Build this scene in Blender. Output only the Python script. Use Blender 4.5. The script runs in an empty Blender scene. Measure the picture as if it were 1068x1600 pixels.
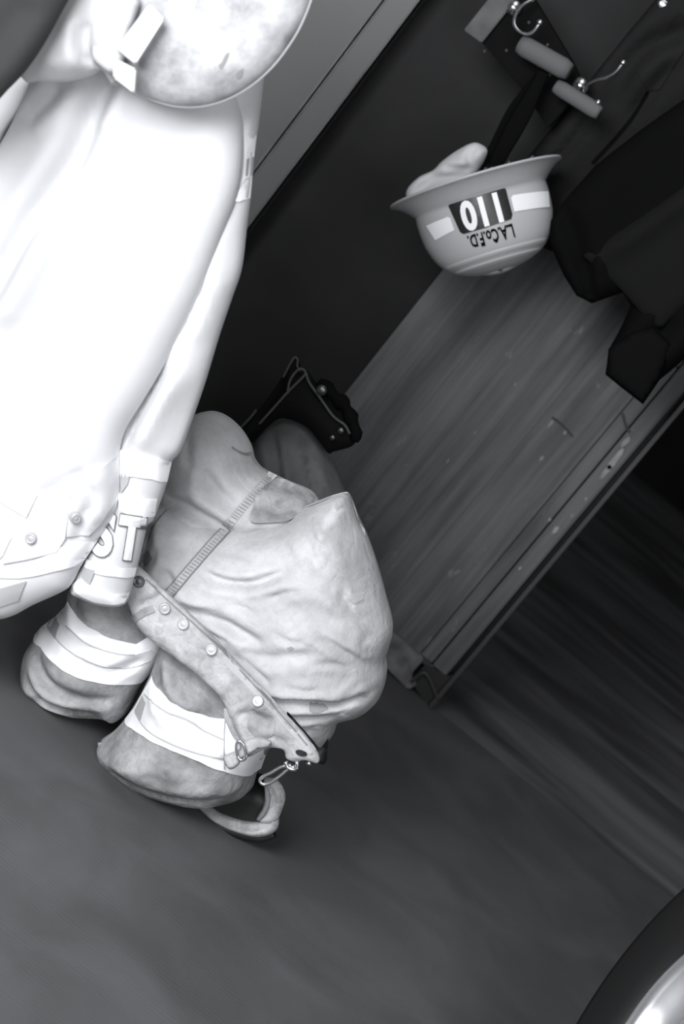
import bpy, bmesh, math, random
import numpy as np
from mathutils import Vector, Matrix, noise
from mathutils.geometry import delaunay_2d_cdt

S = bpy.context.scene
COL = S.collection
random.seed(4); np.random.seed(4)

# ------------------------------------------------------------------ camera
F, W, H = 3400.0, 1068, 1600
PITCH, ROLL, CH = math.radians(14), math.radians(38.7), 1.33
cr, sr = math.cos(ROLL), math.sin(ROLL)
FWD = Vector((0, math.cos(PITCH), -math.sin(PITCH)))
UPV = Vector((0, math.sin(PITCH), math.cos(PITCH)))
RGT = Vector((1, 0, 0))
cam = bpy.data.cameras.new('camera'); co = bpy.data.objects.new('camera', cam); COL.objects.link(co)
cam.sensor_fit = 'VERTICAL'; cam.sensor_height = 36; cam.lens = F / H * 36
cam.clip_start = 0.05; cam.clip_end = 60
imx = RGT * cr + UPV * sr            # picture's x axis in the room
imy = UPV * cr - RGT * sr            # picture's upward axis in the room
M = Matrix.Identity(4)
for i in range(3):
    M[i][0] = imx[i]; M[i][1] = imy[i]; M[i][2] = -FWD[i]
M[2][3] = CH
co.matrix_world = M
cam.dof.use_dof = True; cam.dof.focus_distance = 3.45; cam.dof.aperture_fstop = 4.5
S.camera = co
S.view_settings.view_transform = 'Standard'; S.view_settings.look = 'None'
S.view_settings.gamma = 1; S.view_settings.exposure = 0.07; S.view_settings.use_curve_mapping = False

# ------------------------------------------------------------------ light
w = bpy.data.worlds.new('world'); S.world = w; w.use_nodes = True
w.node_tree.nodes['Background'].inputs[0].default_value = (0.93, 0.96, 1, 1)
w.node_tree.nodes['Background'].inputs[1].default_value = 0.07
def area(name, loc, target, size, power, sy=None):
    l = bpy.data.lights.new(name, 'AREA'); l.energy = power; l.size = size
    l.color = (0.96, 0.975, 1.0)
    if sy: l.shape = 'RECTANGLE'; l.size_y = sy
    o = bpy.data.objects.new(name, l); COL.objects.link(o); o.location = loc
    o.rotation_euler = (Vector(target) - Vector(loc)).to_track_quat('-Z', 'Y').to_euler()
    return o
area('bay_door_daylight', (-1.15, .35, 1.62), (-0.1, 3.4, 0.5), 1.3, 140)
area('added_front_fill', (1.05, -.3, 1.7), (0.1, 3.6, 0.6), 1.4, 46)  # added fill from front right to soften shadows, no real source behind it
area('ceiling_daylight', (-0.8, 3.2, 3.4), (-0.3, 3.6, 0), 1.6, 12)

# ------------------------------------------------------------------ helpers
def P(px, py, Y):
    dx, dy = px - W / 2, py - H / 2
    r = dx * cr + dy * sr; u = dx * sr - dy * cr
    d = RGT * (r / F) + UPV * (u / F) + FWD
    t = Y / d.y
    return Vector((d.x * t, Y, CH + d.z * t))
def pl(pts, Y): return np.array([[P(a, b, Y).x, P(a, b, Y).z] for a, b in pts])

def mat(name, col, rough=0.8, metal=0.0, spec=0.3, var=0.0, vscale=8, bump=0.0, bscale=60, bump2=0.0, b2scale=12, stretch=(1, 1, 1), dark=None, coat=0, wr=0.0, wsc=18, spots=0.0):
    m = bpy.data.materials.new(name); m.use_nodes = True
    n = m.node_tree.nodes; l = m.node_tree.links; b = n['Principled BSDF']
    c = (col, col * 1.0, col * 1.02, 1) if not isinstance(col, tuple) else (*col, 1)
    b.inputs['Base Color'].default_value = c; b.inputs['Roughness'].default_value = rough
    b.inputs['Metallic'].default_value = metal; b.inputs['Specular IOR Level'].default_value = spec
    b.inputs['Coat Weight'].default_value = coat
    tc = n.new('ShaderNodeTexCoord'); mp = n.new('ShaderNodeMapping'); mp.inputs['Scale'].default_value = stretch
    l.new(tc.outputs['Object'], mp.inputs[0])
    if var:
        t = n.new('ShaderNodeTexNoise'); t.inputs['Scale'].default_value = vscale; t.inputs['Detail'].default_value = 5
        l.new(mp.outputs[0], t.inputs[0])
        r = n.new('ShaderNodeValToRGB'); r.color_ramp.elements[0].position = 0.32; r.color_ramp.elements[1].position = 0.68
        k = dark if dark is not None else 1 - var
        r.color_ramp.elements[0].color = tuple(x * k for x in c[:3]) + (1,); r.color_ramp.elements[1].color = tuple(min(1, x * (1 + var * 0.35)) for x in c[:3]) + (1,)
        l.new(t.outputs[0], r.inputs[0]); l.new(r.outputs[0], b.inputs['Base Color'])
    last = None
    if spots:
        t = n.new('ShaderNodeTexNoise'); t.inputs['Scale'].default_value = 75; t.inputs['Detail'].default_value = 8; t.inputs['Roughness'].default_value = .7; t.inputs['Distortion'].default_value = .8
        l.new(mp.outputs[0], t.inputs[0])
        r2 = n.new('ShaderNodeValToRGB'); r2.color_ramp.elements[0].position = .30; r2.color_ramp.elements[1].position = .55
        r2.color_ramp.elements[0].color = (1 - spots,) * 3 + (1,); r2.color_ramp.elements[1].color = (1, 1, 1, 1); l.new(t.outputs[0], r2.inputs[0])
        mx = n.new('ShaderNodeMix'); mx.data_type = 'RGBA'; mx.blend_type = 'MULTIPLY'; mx.inputs['Factor'].default_value = 1
        src = b.inputs['Base Color'].links[0].from_socket; l.new(src, mx.inputs['A']); l.new(r2.outputs[0], mx.inputs['B']); l.new(mx.outputs['Result'], b.inputs['Base Color'])
    if wr:
        t = n.new('ShaderNodeTexNoise'); t.inputs['Scale'].default_value = wsc; t.inputs['Detail'].default_value = 3; t.inputs['Distortion'].default_value = 2.2; l.new(mp.outputs[0], t.inputs[0])
        a_ = n.new('ShaderNodeMath'); a_.operation = 'SUBTRACT'; a_.inputs[1].default_value = .5; l.new(t.outputs[0], a_.inputs[0])
        a2_ = n.new('ShaderNodeMath'); a2_.operation = 'ABSOLUTE'; l.new(a_.outputs[0], a2_.inputs[0])
        a3_ = n.new('ShaderNodeMath'); a3_.operation = 'POWER'; a3_.inputs[1].default_value = .6; l.new(a2_.outputs[0], a3_.inputs[0])
        bn = n.new('ShaderNodeBump'); bn.inputs['Strength'].default_value = wr; bn.inputs['Distance'].default_value = .006; l.new(a3_.outputs[0], bn.inputs['Height']); last = bn
    for s, sc in ((bump, bscale), (bump2, b2scale)):
        if s:
            t = n.new('ShaderNodeTexNoise'); t.inputs['Scale'].default_value = sc; t.inputs['Detail'].default_value = 4
            l.new(mp.outputs[0], t.inputs[0])
            bn = n.new('ShaderNodeBump'); bn.inputs['Strength'].default_value = s; bn.inputs['Distance'].default_value = 0.25 / sc
            l.new(t.outputs[0], bn.inputs['Height'])
            if last: l.new(last.outputs[0], bn.inputs['Normal'])
            last = bn
    if last: l.new(last.outputs[0], b.inputs['Normal'])
    return m

def wloc(o):
    v = Vector((0, 0, 0))
    while o: v += o.location; o = o.parent
    return v
def link(name, me, m, parent=None, smooth=True):
    o = bpy.data.objects.new(name, me); COL.objects.link(o)
    if parent:
        o.parent = parent; me.transform(Matrix.Translation(-wloc(parent)))
    if m: me.materials.append(m)
    if smooth:
        for p in me.polygons: p.use_smooth = True
    return o
def mesh(vs, fs):
    me = bpy.data.meshes.new('m'); me.from_pydata([tuple(v) for v in vs], [], fs); me.update(); return me
def fixn(me):
    bm = bmesh.new(); bm.from_mesh(me); bmesh.ops.remove_doubles(bm, verts=bm.verts, dist=1e-5)
    bmesh.ops.recalc_face_normals(bm, faces=bm.faces); bm.to_mesh(me); bm.free(); return me
def thing(name, label, cat, loc, group=None):
    o = bpy.data.objects.new(name, None); COL.objects.link(o); o.location = loc; o.empty_display_size = .05
    return tag(o, label, cat, group)
def tag(o, label, cat, group=None):
    o['label'] = label; o['category'] = cat
    if group: o['group'] = group
    return o
def struct(o, label=None):
    o['kind'] = 'structure'
    if label: o['label'] = label
    return o

def resample(pts, step, closed=True, smooth=True):
    n = len(pts); out = []
    rng = range(n) if closed else range(n - 1)
    for i in rng:
        p0 = pts[(i - 1) % n] if closed or i > 0 else pts[0]
        p1 = pts[i]; p2 = pts[(i + 1) % n]
        p3 = pts[(i + 2) % n] if closed or i + 2 < n else pts[n - 1]
        k = max(1, int(math.ceil(np.linalg.norm(p2 - p1) / step)))
        for j in range(k):
            t = j / k
            if smooth:
                q = 0.5 * ((2 * p1) + (-p0 + p2) * t + (2 * p0 - 5 * p1 + 4 * p2 - p3) * t * t + (-p0 + 3 * p1 - 3 * p2 + p3) * t ** 3)
            else: q = p1 * (1 - t) + p2 * t
            out.append(q)
    if not closed: out.append(pts[-1])
    return np.array(out)
def dist_seg(X, poly, closed=True):
    A = poly; B = np.roll(poly, -1, axis=0)
    if not closed: A = A[:-1]; B = B[:-1]
    best = np.full(len(X), 1e9); par = np.zeros(len(X)); n = len(A)
    for i in range(n):
        d = B[i] - A[i]; L = d @ d + 1e-12
        t = np.clip(((X - A[i]) @ d) / L, 0, 1)
        q = A[i] + t[:, None] * d
        dd = np.hypot(*(X - q).T)
        k = dd < best; best[k] = dd[k]; par[k] = (i + t[k]) / n
    return best, par
def inside(X, poly):
    x, y = X[:, 0], X[:, 1]; c = np.zeros(len(X), bool); n = len(poly); j = n - 1
    for i in range(n):
        xi, yi = poly[i]; xj, yj = poly[j]
        if yi != yj:
            k = ((yi > y) != (yj > y)) & (x < (xj - xi) * (y - yi) / (yj - yi) + xi); c ^= k
        j = i
    return c
def nz(X, sc, seed=0, sx=1, sz=1):
    return np.array([noise.noise(Vector((a * sc * sx, b * sc * sz, seed))) for a, b in X])

def triangulate(poly, res, rings=()):
    lo, hi = poly.min(0), poly.max(0)
    gx = np.arange(lo[0], hi[0], res); gz = np.arange(lo[1], hi[1], res * .87)
    G = np.array([[x + (res / 2 if j % 2 else 0), z] for j, z in enumerate(gz) for x in gx]).reshape(-1, 2)
    rp = []
    nrm = np.roll(poly, -1, 0) - np.roll(poly, 1, 0); nrm = np.stack([-nrm[:, 1], nrm[:, 0]], 1)
    nrm /= (np.linalg.norm(nrm, axis=1)[:, None] + 1e-9)
    area2 = np.sum(poly[:, 0] * np.roll(poly[:, 1], -1) - np.roll(poly[:, 0], -1) * poly[:, 1])
    if area2 < 0: nrm = -nrm
    mind = 0.5 * res
    for r in rings:
        q = poly + nrm * r; k = inside(q, poly); q = q[k]
        d, _ = dist_seg(q, poly); rp.append(q[d > r * .93]); mind = r + .45 * res
    if len(G):
        G = G[inside(G, poly)]
        if len(G):
            d, _ = dist_seg(G, poly); G = G[d > mind]
    A = np.concatenate([poly] + rp + ([G] if len(G) else []))
    n = len(poly)
    r = delaunay_2d_cdt([Vector(p) for p in A], [], [list(range(n))], 1, 1e-7)
    V = np.array([[v.x, v.y] for v in r[0]]); T = [list(f) for f in r[2]]
    return V, T

def inflate(name, outline, Y, T, R, m, parent=None, folds=(), nse=(), back=1.0, res=.008, smooth=True, power=2.0, slope=(0, 0)):
    """cloth-like closed volume: outline in the upright plane at Y, bulging T both ways, edge rounding R"""
    poly0 = pl(outline, Y)
    poly = resample(poly0, res, True, smooth)
    c0 = poly.mean(0)
    FL = [(resample(pl(f[0], Y), .015, False), f[1], f[2]) for f in folds]
    def prof(X):
        d, _ = dist_seg(X, poly); d = np.where(inside(X, poly), d, 0)
        s = np.clip(d / R, 0, 1)
        return d, T * np.power(1 - np.power(1 - s, power), 1 / power)
    def hf(X):
        X = np.asarray(X, float).reshape(-1, 2)
        d, h = prof(X); k = np.clip(d / (0.25 * R), 0, 1); k = k * k * (3 - 2 * k)
        for f, wd, am in FL:
            fd, t = dist_seg(X, f, False)
            end = np.clip(np.minimum(t, 1 - t) * 5, 0, 1); end = .15 + .85 * end
            # asymmetric crease: valley with a soft ridge alongside
            h = h + k * am * end * (np.exp(-(fd / wd) ** 2) - .45 * np.exp(-((fd - 1.9 * wd) / (1.3 * wd)) ** 2))
        for am, sc, sx, sz, sd in nse:
            h = h + k * am * nz(X, sc, sd, sx, sz)
        return h + slope[0] * (X[:, 0] - c0[0]) + slope[1] * (X[:, 1] - c0[1])
    V, Tn = triangulate(poly, res, rings=(R * .03, R * .1, R * .22) if R > res * 2 else ())
    d, h0 = prof(V); h = hf(V)
    sl = slope[0] * (V[:, 0] - c0[0]) + slope[1] * (V[:, 1] - c0[1])
    edge = d < 1e-6
    vs = [(x, Y - hh, z) for (x, z), hh in zip(V, h)]
    n = len(vs); bidx = {}
    for i in range(n):
        if edge[i]: bidx[i] = i
        else:
            bidx[i] = len(vs); vs.append((V[i][0], Y - sl[i] + back * h0[i], V[i][1]))
    fs = [f for f in Tn] + [[bidx[i] for i in reversed(f)] for f in Tn]
    me = fixn(mesh(vs, fs))
    o = link(name, me, m, parent)
    return o, (lambda X: Y - hf(X)), Y

def patch(name, outline, surf, m, parent, off=.003, res=.006, th=.0025, smooth=False, refine=1):
    """thin piece lying on a cloth surface: outline by its place on that surface"""
    o0, yf, Y = surf
    poly = pl(outline, Y)
    for _ in range(3):   # project each corner on the real bulging surface
        ys = yf(poly); poly = np.array([[P(a, b, yy).x, P(a, b, yy).z] for (a, b), yy in zip(outline, ys)])
    poly = resample(poly, res, True, smooth)
    V, T = triangulate(poly, res)
    y = yf(V) - off
    n = len(V)
    vs = [(a, yy, b) for (a, b), yy in zip(V, y)] + [(a, yy + th, b) for (a, b), yy in zip(V, y)]
    fs = list(T) + [[i + n for i in reversed(f)] for f in T]
    cnt = {}
    for f in T:
        for i in range(3):
            e = (f[i], f[(i + 1) % 3]); cnt[tuple(sorted(e))] = cnt.get(tuple(sorted(e)), []) + [e]
    for k, e in cnt.items():
        if len(e) == 1:
            a, b = e[0]; k0 = len(vs); vs += [vs[b], vs[a], vs[a + n], vs[b + n]]; fs.append([k0, k0 + 1, k0 + 2, k0 + 3])
    me = mesh(vs, fs); nf = me.polygons[0].normal.y
    if nf > 0: me.flip_normals()
    return link(name, me, m, parent, smooth=True)

def strip(pts, wd):
    """outline of a ribbon of width wd (px) along pts (px)"""
    pts = resample(np.array(pts, float), 12, False); a = []; b = []
    for i, p in enumerate(pts):
        t = pts[min(i + 1, len(pts) - 1)] - pts[max(i - 1, 0)]; t = t / np.linalg.norm(t); nn = np.array([-t[1], t[0]])
        a.append(tuple(p + nn * wd / 2)); b.append(tuple(p - nn * wd / 2))
    return a + b[::-1]

def prism(name, outline, Y, th, m, parent=None, bevel=0.0, yb=None):
    a = [P(x, y, Y) for x, y in outline]; n = len(a)
    b = [v + Vector((0, th, 0)) for v in a]
    bm = bmesh.new(); va = [bm.verts.new(v) for v in a]; vb = [bm.verts.new(v) for v in b]
    bm.faces.new(va); bm.faces.new(vb[::-1])
    for i in range(n): bm.faces.new([va[(i + 1) % n], va[i], vb[i], vb[(i + 1) % n]])
    bmesh.ops.recalc_face_normals(bm, faces=bm.faces)
    if bevel: bmesh.ops.bevel(bm, geom=bm.edges[:], offset=bevel, segments=2, affect='EDGES')
    me = bpy.data.meshes.new('m'); bm.to_mesh(me); bm.free()
    return link(name, me, m, parent, smooth=False)
def box(name, x0, x1, y0, y1, z0, z1, m, parent=None, bevel=0.0):
    bm = bmesh.new(); bmesh.ops.create_cube(bm, size=1)
    for v in bm.verts: v.co = Vector(((x0 + x1) / 2 + v.co.x * (x1 - x0), (y0 + y1) / 2 + v.co.y * (y1 - y0), (z0 + z1) / 2 + v.co.z * (z1 - z0)))
    if bevel: bmesh.ops.bevel(bm, geom=bm.edges[:], offset=bevel, segments=2, affect='EDGES')
    me = bpy.data.meshes.new('m'); bm.to_mesh(me); bm.free()
    return link(name, me, m, parent, smooth=False)
def tube(name, pts, r, m, parent=None, seg=12, closed=False, flat=1.0, ends=True):
    """round bar through 3-D points; r a number or one per point"""
    P3 = [np.array(p, float) for p in pts]
    Q = resample(np.array(P3), max(.004, (r if not hasattr(r, '__len__') else max(r)) * .8), closed)
    n = len(Q); vs = []; fs = []
    up = np.array((0, 1.0, 0.02))
    for i in range(n):
        a = Q[(i - 1) % n] if closed or i > 0 else Q[0]; b = Q[(i + 1) % n] if closed or i < n - 1 else Q[-1]
        t = b - a; t /= np.linalg.norm(t) + 1e-9
        s = np.cross(t, up); s /= np.linalg.norm(s) + 1e-9; q = np.cross(s, t)
        rr = r if not hasattr(r, '__len__') else np.interp(i / max(1, n - 1), np.linspace(0, 1, len(r)), r)
        for k in range(seg):
            an = 2 * math.pi * k / seg; vs.append(Q[i] + s * math.cos(an) * rr + q * math.sin(an) * rr * flat)
    m_ = n if closed else n - 1
    for i in range(m_):
        for k in range(seg):
            a = i * seg + k; b = i * seg + (k + 1) % seg; c = ((i + 1) % n) * seg
            fs.append([a, b, c + (k + 1) % seg, c + k])
    if not closed and ends:
        fs.append(list(range(seg))[::-1]); fs.append([(n - 1) * seg + k for k in range(seg)])
    return link(name, fixn(mesh(vs, fs)), m, parent)
def ball(name, c, r, m, parent=None, sc=(1, 1, 1)):
    bm = bmesh.new(); bmesh.ops.create_uvsphere(bm, u_segments=20, v_segments=12, radius=r)
    for v in bm.verts: v.co = Vector((v.co.x * sc[0], v.co.y * sc[1], v.co.z * sc[2])) + Vector(c)
    me = bpy.data.meshes.new('m'); bm.to_mesh(me); bm.free(); return link(name, me, m, parent)
def lathe(profile, seg=64, a0=0, a1=2 * math.pi):
    """profile of (radius, height) pairs; returns verts, faces in local space"""
    full = abs(a1 - a0 - 2 * math.pi) < 1e-6; n = seg if full else seg + 1; vs = []; fs = []; k = len(profile)
    for i in range(n):
        a = a0 + (a1 - a0) * i / seg
        for r, h in profile: vs.append((r * math.cos(a), r * math.sin(a), h))
    for i in range(seg):
        j = (i + 1) % n
        for q in range(k - 1): fs.append([i * k + q, j * k + q, j * k + q + 1, i * k + q + 1])
    return vs, fs
def snap(px, py, surf, m, parent, rpx=9, rim=None, name='snap_button'):
    _, yf, Y = surf; p = P(px, py, Y); 
    for _ in range(3): y = float(yf([[p.x, p.z]])[0]); p = P(px, py, y)
    r = rpx / F * (y / math.cos(PITCH)); prof = [(0, .006), (r * .45, .0058), (r * .62, .0048), (r * .7, .0062), (r * .9, .0055), (r, .003), (r, -.002)]
    vs, fs = lathe(prof, 24)
    nx = float(yf([[p.x + .008, p.z]])[0] - yf([[p.x - .008, p.z]])[0]) / .016
    nzz = float(yf([[p.x, p.z + .008]])[0] - yf([[p.x, p.z - .008]])[0]) / .016
    nrm = Vector((nx, -1, nzz)).normalized(); q = nrm.to_track_quat('Z', 'Y').to_matrix()
    vs = [q @ Vector(v) + p for v in vs]
    return link(name, fixn(mesh(vs, fs)), m, parent)

# ------------------------------------------------------------------ materials
M_coat = mat('bleached_coat_cloth', .64, .9, bump=.15, bscale=500, bump2=.08, b2scale=30)
M_band = mat('reflective_white', .97, .5, bump=.1, bscale=300)
M_band2 = mat('reflective_centre', .80, .5, bump=.1, bscale=300)
M_bandg = mat('grey_tape', .42, .6)
M_pants = mat('pants_cloth', .55, .85, var=.24, vscale=11, wr=.28, wsc=9, spots=.12, bump=.4, bscale=420, bump2=.3, b2scale=38)
M_pdirt = mat('pants_cloth_dirty', .36, .85, var=.42, vscale=18, wr=.28, wsc=10, spots=.22, bump=.5, bscale=420, bump2=.6, b2scale=38)
M_flap = mat('flap_cloth', .50, .85, var=.34, vscale=20, wr=.35, wsc=18, spots=.3, bump=.5, bscale=420, bump2=.35, b2scale=60)
M_seam = mat('seam_cloth', .47, .9, bump=1.0, bscale=180)
M_stitch = mat('stitch_thread', .22, .9)
M_stain = mat('oil_stain_cloth', .34, .9)
M_chrome = mat('worn_chrome', .75, .22, metal=1.0)
M_button = mat('nickel_snap', .50, .4, metal=.15, spec=.6)
M_buttond = mat('dark_snap', .12, .4, metal=.6)
M_black = mat('black_rubber', .012, .55, spec=.4)
M_blackc = mat('black_cloth', .0042, .9, spec=.04, bump=.3, bscale=300)
M_darkc = mat('dark_grey_cloth', .014, .9, spec=.15, bump=.3, bscale=300, bump2=.4, b2scale=14)
M_darkcoat = mat('charcoal_coat_cloth', .016, .9, spec=.08, bump=.3, bscale=300, bump2=.5, b2scale=12)
M_rearcloth = mat('rear_pants_cloth', .15, .9, spec=.1, var=.2, vscale=14, bump=.3, bscale=300, bump2=.4, b2scale=20)
M_piping = mat('piping', .06, .8)
M_leather = mat('light_boot_leather', .44, .6, var=.4, vscale=25, spots=.4, bump=.3, bscale=120)
M_helmet = mat('helmet_shell', .50, .38, spec=.5, bump=.04, bscale=80)
M_white = mat('white_cloth', .60, .9, bump=.3, bscale=300)
M_foam = mat('foam_sleeve', .12, .95, bump=.5, bscale=200)
M_rail = mat('dark_rail_paint', .006, .8, spec=.05, bump=.15, bscale=30)
M_railend = mat('rail_end_pale', .11, .8, var=.3, vscale=20)
M_darkwall = mat('dark_wall_paint', .018, .6, spec=.12, var=.45, vscale=3.2, bump=.06, bscale=12)
M_greytrim = mat('grey_trim_paint', .078, .45, spec=.4, var=.12, vscale=5)
M_steel = mat('dark_steel', .05, .4, metal=.3)
M_conc = mat('old_concrete', .16, .95, var=.45, vscale=26, bump=.9, bscale=60)

def wood_mat():
    m = bpy.data.materials.new('worn_board_paint'); m.use_nodes = True
    n = m.node_tree.nodes; l = m.node_tree.links; b = n['Principled BSDF']; b.inputs['Roughness'].default_value = .62; b.inputs['Specular IOR Level'].default_value = .35
    tc = n.new('ShaderNodeTexCoord')
    def ns(scale, st, det=6):
        mp = n.new('ShaderNodeMapping'); mp.inputs['Scale'].default_value = st; l.new(tc.outputs['Object'], mp.inputs[0])
        t = n.new('ShaderNodeTexNoise'); t.inputs['Scale'].default_value = scale; t.inputs['Detail'].default_value = det; l.new(mp.outputs[0], t.inputs[0]); return t
    a = ns(60, (1, 1, .05)); c = ns(7, (1.6, 1, .45)); g = ns(30, (1, 1, .6), 8)
    mx = n.new('ShaderNodeMath'); mx.operation = 'ADD'; l.new(a.outputs[0], mx.inputs[0]); l.new(c.outputs[0], mx.inputs[1])
    r = n.new('ShaderNodeValToRGB'); r.color_ramp.elements[0].position = .38; r.color_ramp.elements[1].position = .66
    r.color_ramp.elements[0].color = (.050, .050, .053, 1); r.color_ramp.elements[1].color = (.120, .120, .125, 1)
    h = n.new('ShaderNodeMath'); h.operation = 'MULTIPLY'; h.inputs[1].default_value = .5; l.new(mx.outputs[0], h.inputs[0]); l.new(h.outputs[0], r.inputs[0])
    r2 = n.new('ShaderNodeValToRGB'); r2.color_ramp.elements[0].position = .68; r2.color_ramp.elements[1].position = .76
    r2.color_ramp.elements[1].color = (.5, .5, .5, 1); l.new(g.outputs[0], r2.inputs[0])
    mix = n.new('ShaderNodeMix'); mix.data_type = 'RGBA'; l.new(r2.outputs[0], mix.inputs['Factor']); l.new(r.outputs[0], mix.inputs['A']); mix.inputs['B'].default_value = (.26, .26, .27, 1)
    l.new(mix.outputs['Result'], b.inputs['Base Color'])
    bn = n.new('ShaderNodeBump'); bn.inputs['Strength'].default_value = .5; bn.inputs['Distance'].default_value = .002; l.new(a.outputs[0], bn.inputs['Height']); l.new(bn.outputs[0], b.inputs['Normal'])
    return m
def floor_mat(name, lo, hi, st, sc, rough, fine=True):
    m = bpy.data.materials.new(name); m.use_nodes = True
    n = m.node_tree.nodes; l = m.node_tree.links; b = n['Principled BSDF']; b.inputs['Roughness'].default_value = rough; b.inputs['Specular IOR Level'].default_value = .35
    tc = n.new('ShaderNodeTexCoord'); mp = n.new('ShaderNodeMapping'); mp.inputs['Scale'].default_value = st; l.new(tc.outputs['Object'], mp.inputs[0])
    t = n.new('ShaderNodeTexNoise'); t.inputs['Scale'].default_value = sc; t.inputs['Detail'].default_value = 7 if fine else 2.5; t.inputs['Distortion'].default_value = .6; l.new(mp.outputs[0], t.inputs[0])
    r = n.new('ShaderNodeValToRGB'); r.color_ramp.elements[0].position = .36; r.color_ramp.elements[1].position = .66
    r.color_ramp.elements[0].color = (lo, lo, lo * 1.03, 1); r.color_ramp.elements[1].color = (hi, hi, hi * 1.04, 1)
    l.new(t.outputs[0], r.inputs[0])
    out = r.outputs[0]
    if fine:
        w_ = n.new('ShaderNodeTexWave'); w_.wave_type = 'RINGS'; w_.inputs['Scale'].default_value = 34; w_.inputs['Distortion'].default_value = 9; w_.inputs['Detail'].default_value = 3; w_.inputs['Detail Scale'].default_value = .35
        l.new(tc.outputs['Object'], w_.inputs[0])
        mx = n.new('ShaderNodeMix'); mx.data_type = 'RGBA'; mx.blend_type = 'MULTIPLY'; mx.inputs['Factor'].default_value = .16
        l.new(out, mx.inputs['A']); l.new(w_.outputs[0], mx.inputs['B']); out = mx.outputs['Result']
        f = n.new('ShaderNodeTexNoise'); f.inputs['Scale'].default_value = 260; f.inputs['Detail'].default_value = 3; l.new(tc.outputs['Object'], f.inputs[0])
        bn = n.new('ShaderNodeBump'); bn.inputs['Strength'].default_value = .35; bn.inputs['Distance'].default_value = .001; l.new(f.outputs[0], bn.inputs['Height']); l.new(bn.outputs[0], b.inputs['Normal'])
    l.new(out, b.inputs['Base Color'])
    return m
def scuff_mat():
    m = mat('scuffed_helmet', .74, .5, spec=.4)
    n = m.node_tree.nodes; l = m.node_tree.links; b = n['Principled BSDF']
    tc = n['Texture Coordinate']
    t = n.new('ShaderNodeTexNoise'); t.inputs['Scale'].default_value = 16; t.inputs['Detail'].default_value = 9; t.inputs['Roughness'].default_value = .65; l.new(tc.outputs['Object'], t.inputs[0])
    r = n.new('ShaderNodeValToRGB'); e = r.color_ramp.elements; e[0].position = .33; e[0].color = (.24, .24, .25, 1); e[1].position = .60; e[1].color = (.53, .53, .545, 1)
    l.new(t.outputs[0], r.inputs[0]); l.new(r.outputs[0], b.inputs['Base Color']); return m
M_wood = wood_mat()
M_floor = floor_mat('bay_floor_concrete', .090, .125, (1, 1, 1), 4.5, .6)
M_floor2 = floor_mat('far_floor_concrete', .07, .20, (.8, 3.4, 1), 1.7, .42, fine=False)
M_scuff = scuff_mat()

# ------------------------------------------------------------------ the setting
YW = 4.49
struct(box('floor', -4, 5, -1, YW - .0, -.12, 0, M_floor), 'grey brushed concrete bay floor')
struct(box('floor_far', -4, 5, YW, 9.4, -.12, -.004, M_floor2), 'darker streaky floor beyond the board wall')
struct(box('wall_far', -4, 5, 9.0, 9.2, 0, 3.6, M_darkwall))
def X(r, Y=YW): return r / F * (Y * math.cos(PITCH) + (CH - .6) * math.sin(PITCH))
def Z(u, Y=YW):
    a = math.atan2(u, F) - PITCH; return CH + math.tan(a) * Y
xl, xr = X(-113), X(240)
# dark painted wall and wall core
struct(box('wall_left', -3.2, xl - .001, YW + .012, YW + .16, 0, 3.0, M_darkwall), 'dark painted wall behind the coats')
struct(box('wall_upper', xl - .001, X(296), YW + .03, YW + .16, Z(540), 3.0, mat('shaded_wall_paint', .004, .8, spec=.05)))  # colour darkened to stand in for light falling off up the wall
# grey trim: a flat leaf with a grooved edge strip
xt = X(-393, 4.40)
struct(box('trim_1', -2.2, X(-439, 4.40), 4.40, 4.488, 0, 3.0, M_greytrim, bevel=.002), 'grey painted panel beside the white coat')
struct(box('trim_2', X(-434, 4.40), xt, 4.395, 4.488, 0, 3.0, M_greytrim, bevel=.0025), 'grey edge strip of the painted panel')
M_edge_hl = mat('edge_highlight', .20, .5, var=.4, vscale=12)  # pale colour painting the edge highlights along the trim
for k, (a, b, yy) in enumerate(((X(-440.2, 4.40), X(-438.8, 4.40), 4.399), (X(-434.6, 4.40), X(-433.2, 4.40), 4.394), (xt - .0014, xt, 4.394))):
    struct(box('trim_%d' % (9 + k), a, b, yy, 4.43, 0, 3.0, M_edge_hl))
# board wall
bm = bmesh.new(); edges = [-113, -58, -2, 52, 104, 150, 198, 240]
zb = Z(-96); zt = Z(545)
def addbox(bm, x0, x1, y0, y1, z0, z1, bev):
    g = bmesh.ops.create_cube(bm, size=1)
    for v in g['verts']: v.co = Vector(((x0 + x1) / 2 + v.co.x * (x1 - x0), (y0 + y1) / 2 + v.co.y * (y1 - y0), (z0 + z1) / 2 + v.co.z * (z1 - z0)))
    if bev:
        es = list({e for v in g['verts'] for e in v.link_edges}); bmesh.ops.bevel(bm, geom=es, offset=bev, segments=1, affect='EDGES')
for i in range(len(edges) - 1):
    addbox(bm, X(edges[i]), X(edges[i + 1]) - .0002, YW - .0003 * (i % 3), YW + .022, zb, zt, .0003)
me = bpy.data.meshes.new('m'); bm.to_mesh(me); bm.free()
wb = struct(link('wall_back', me, M_wood, smooth=False), 'worn grey tongue and groove board wall')
struct(box('wall_core', xl, X(296), YW + .024, YW + .16, .0, zt, M_darkwall))
M_strip = M_wood
struct(box('trim_3', X(241.5), X(264), YW - .004, YW + .022, zb, Z(503), M_strip, bevel=.002), 'narrow board along the edge of the board wall')
struct(box('trim_4', X(241.5), X(264), YW - .002, YW + .022, Z(505), 2.6, M_strip, bevel=.002))
struct(box('trim_5', X(267), X(294), YW - .010, YW + .022, zb - .004, 2.6, M_strip, bevel=.004), 'worn corner board with chipped paint')
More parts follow.
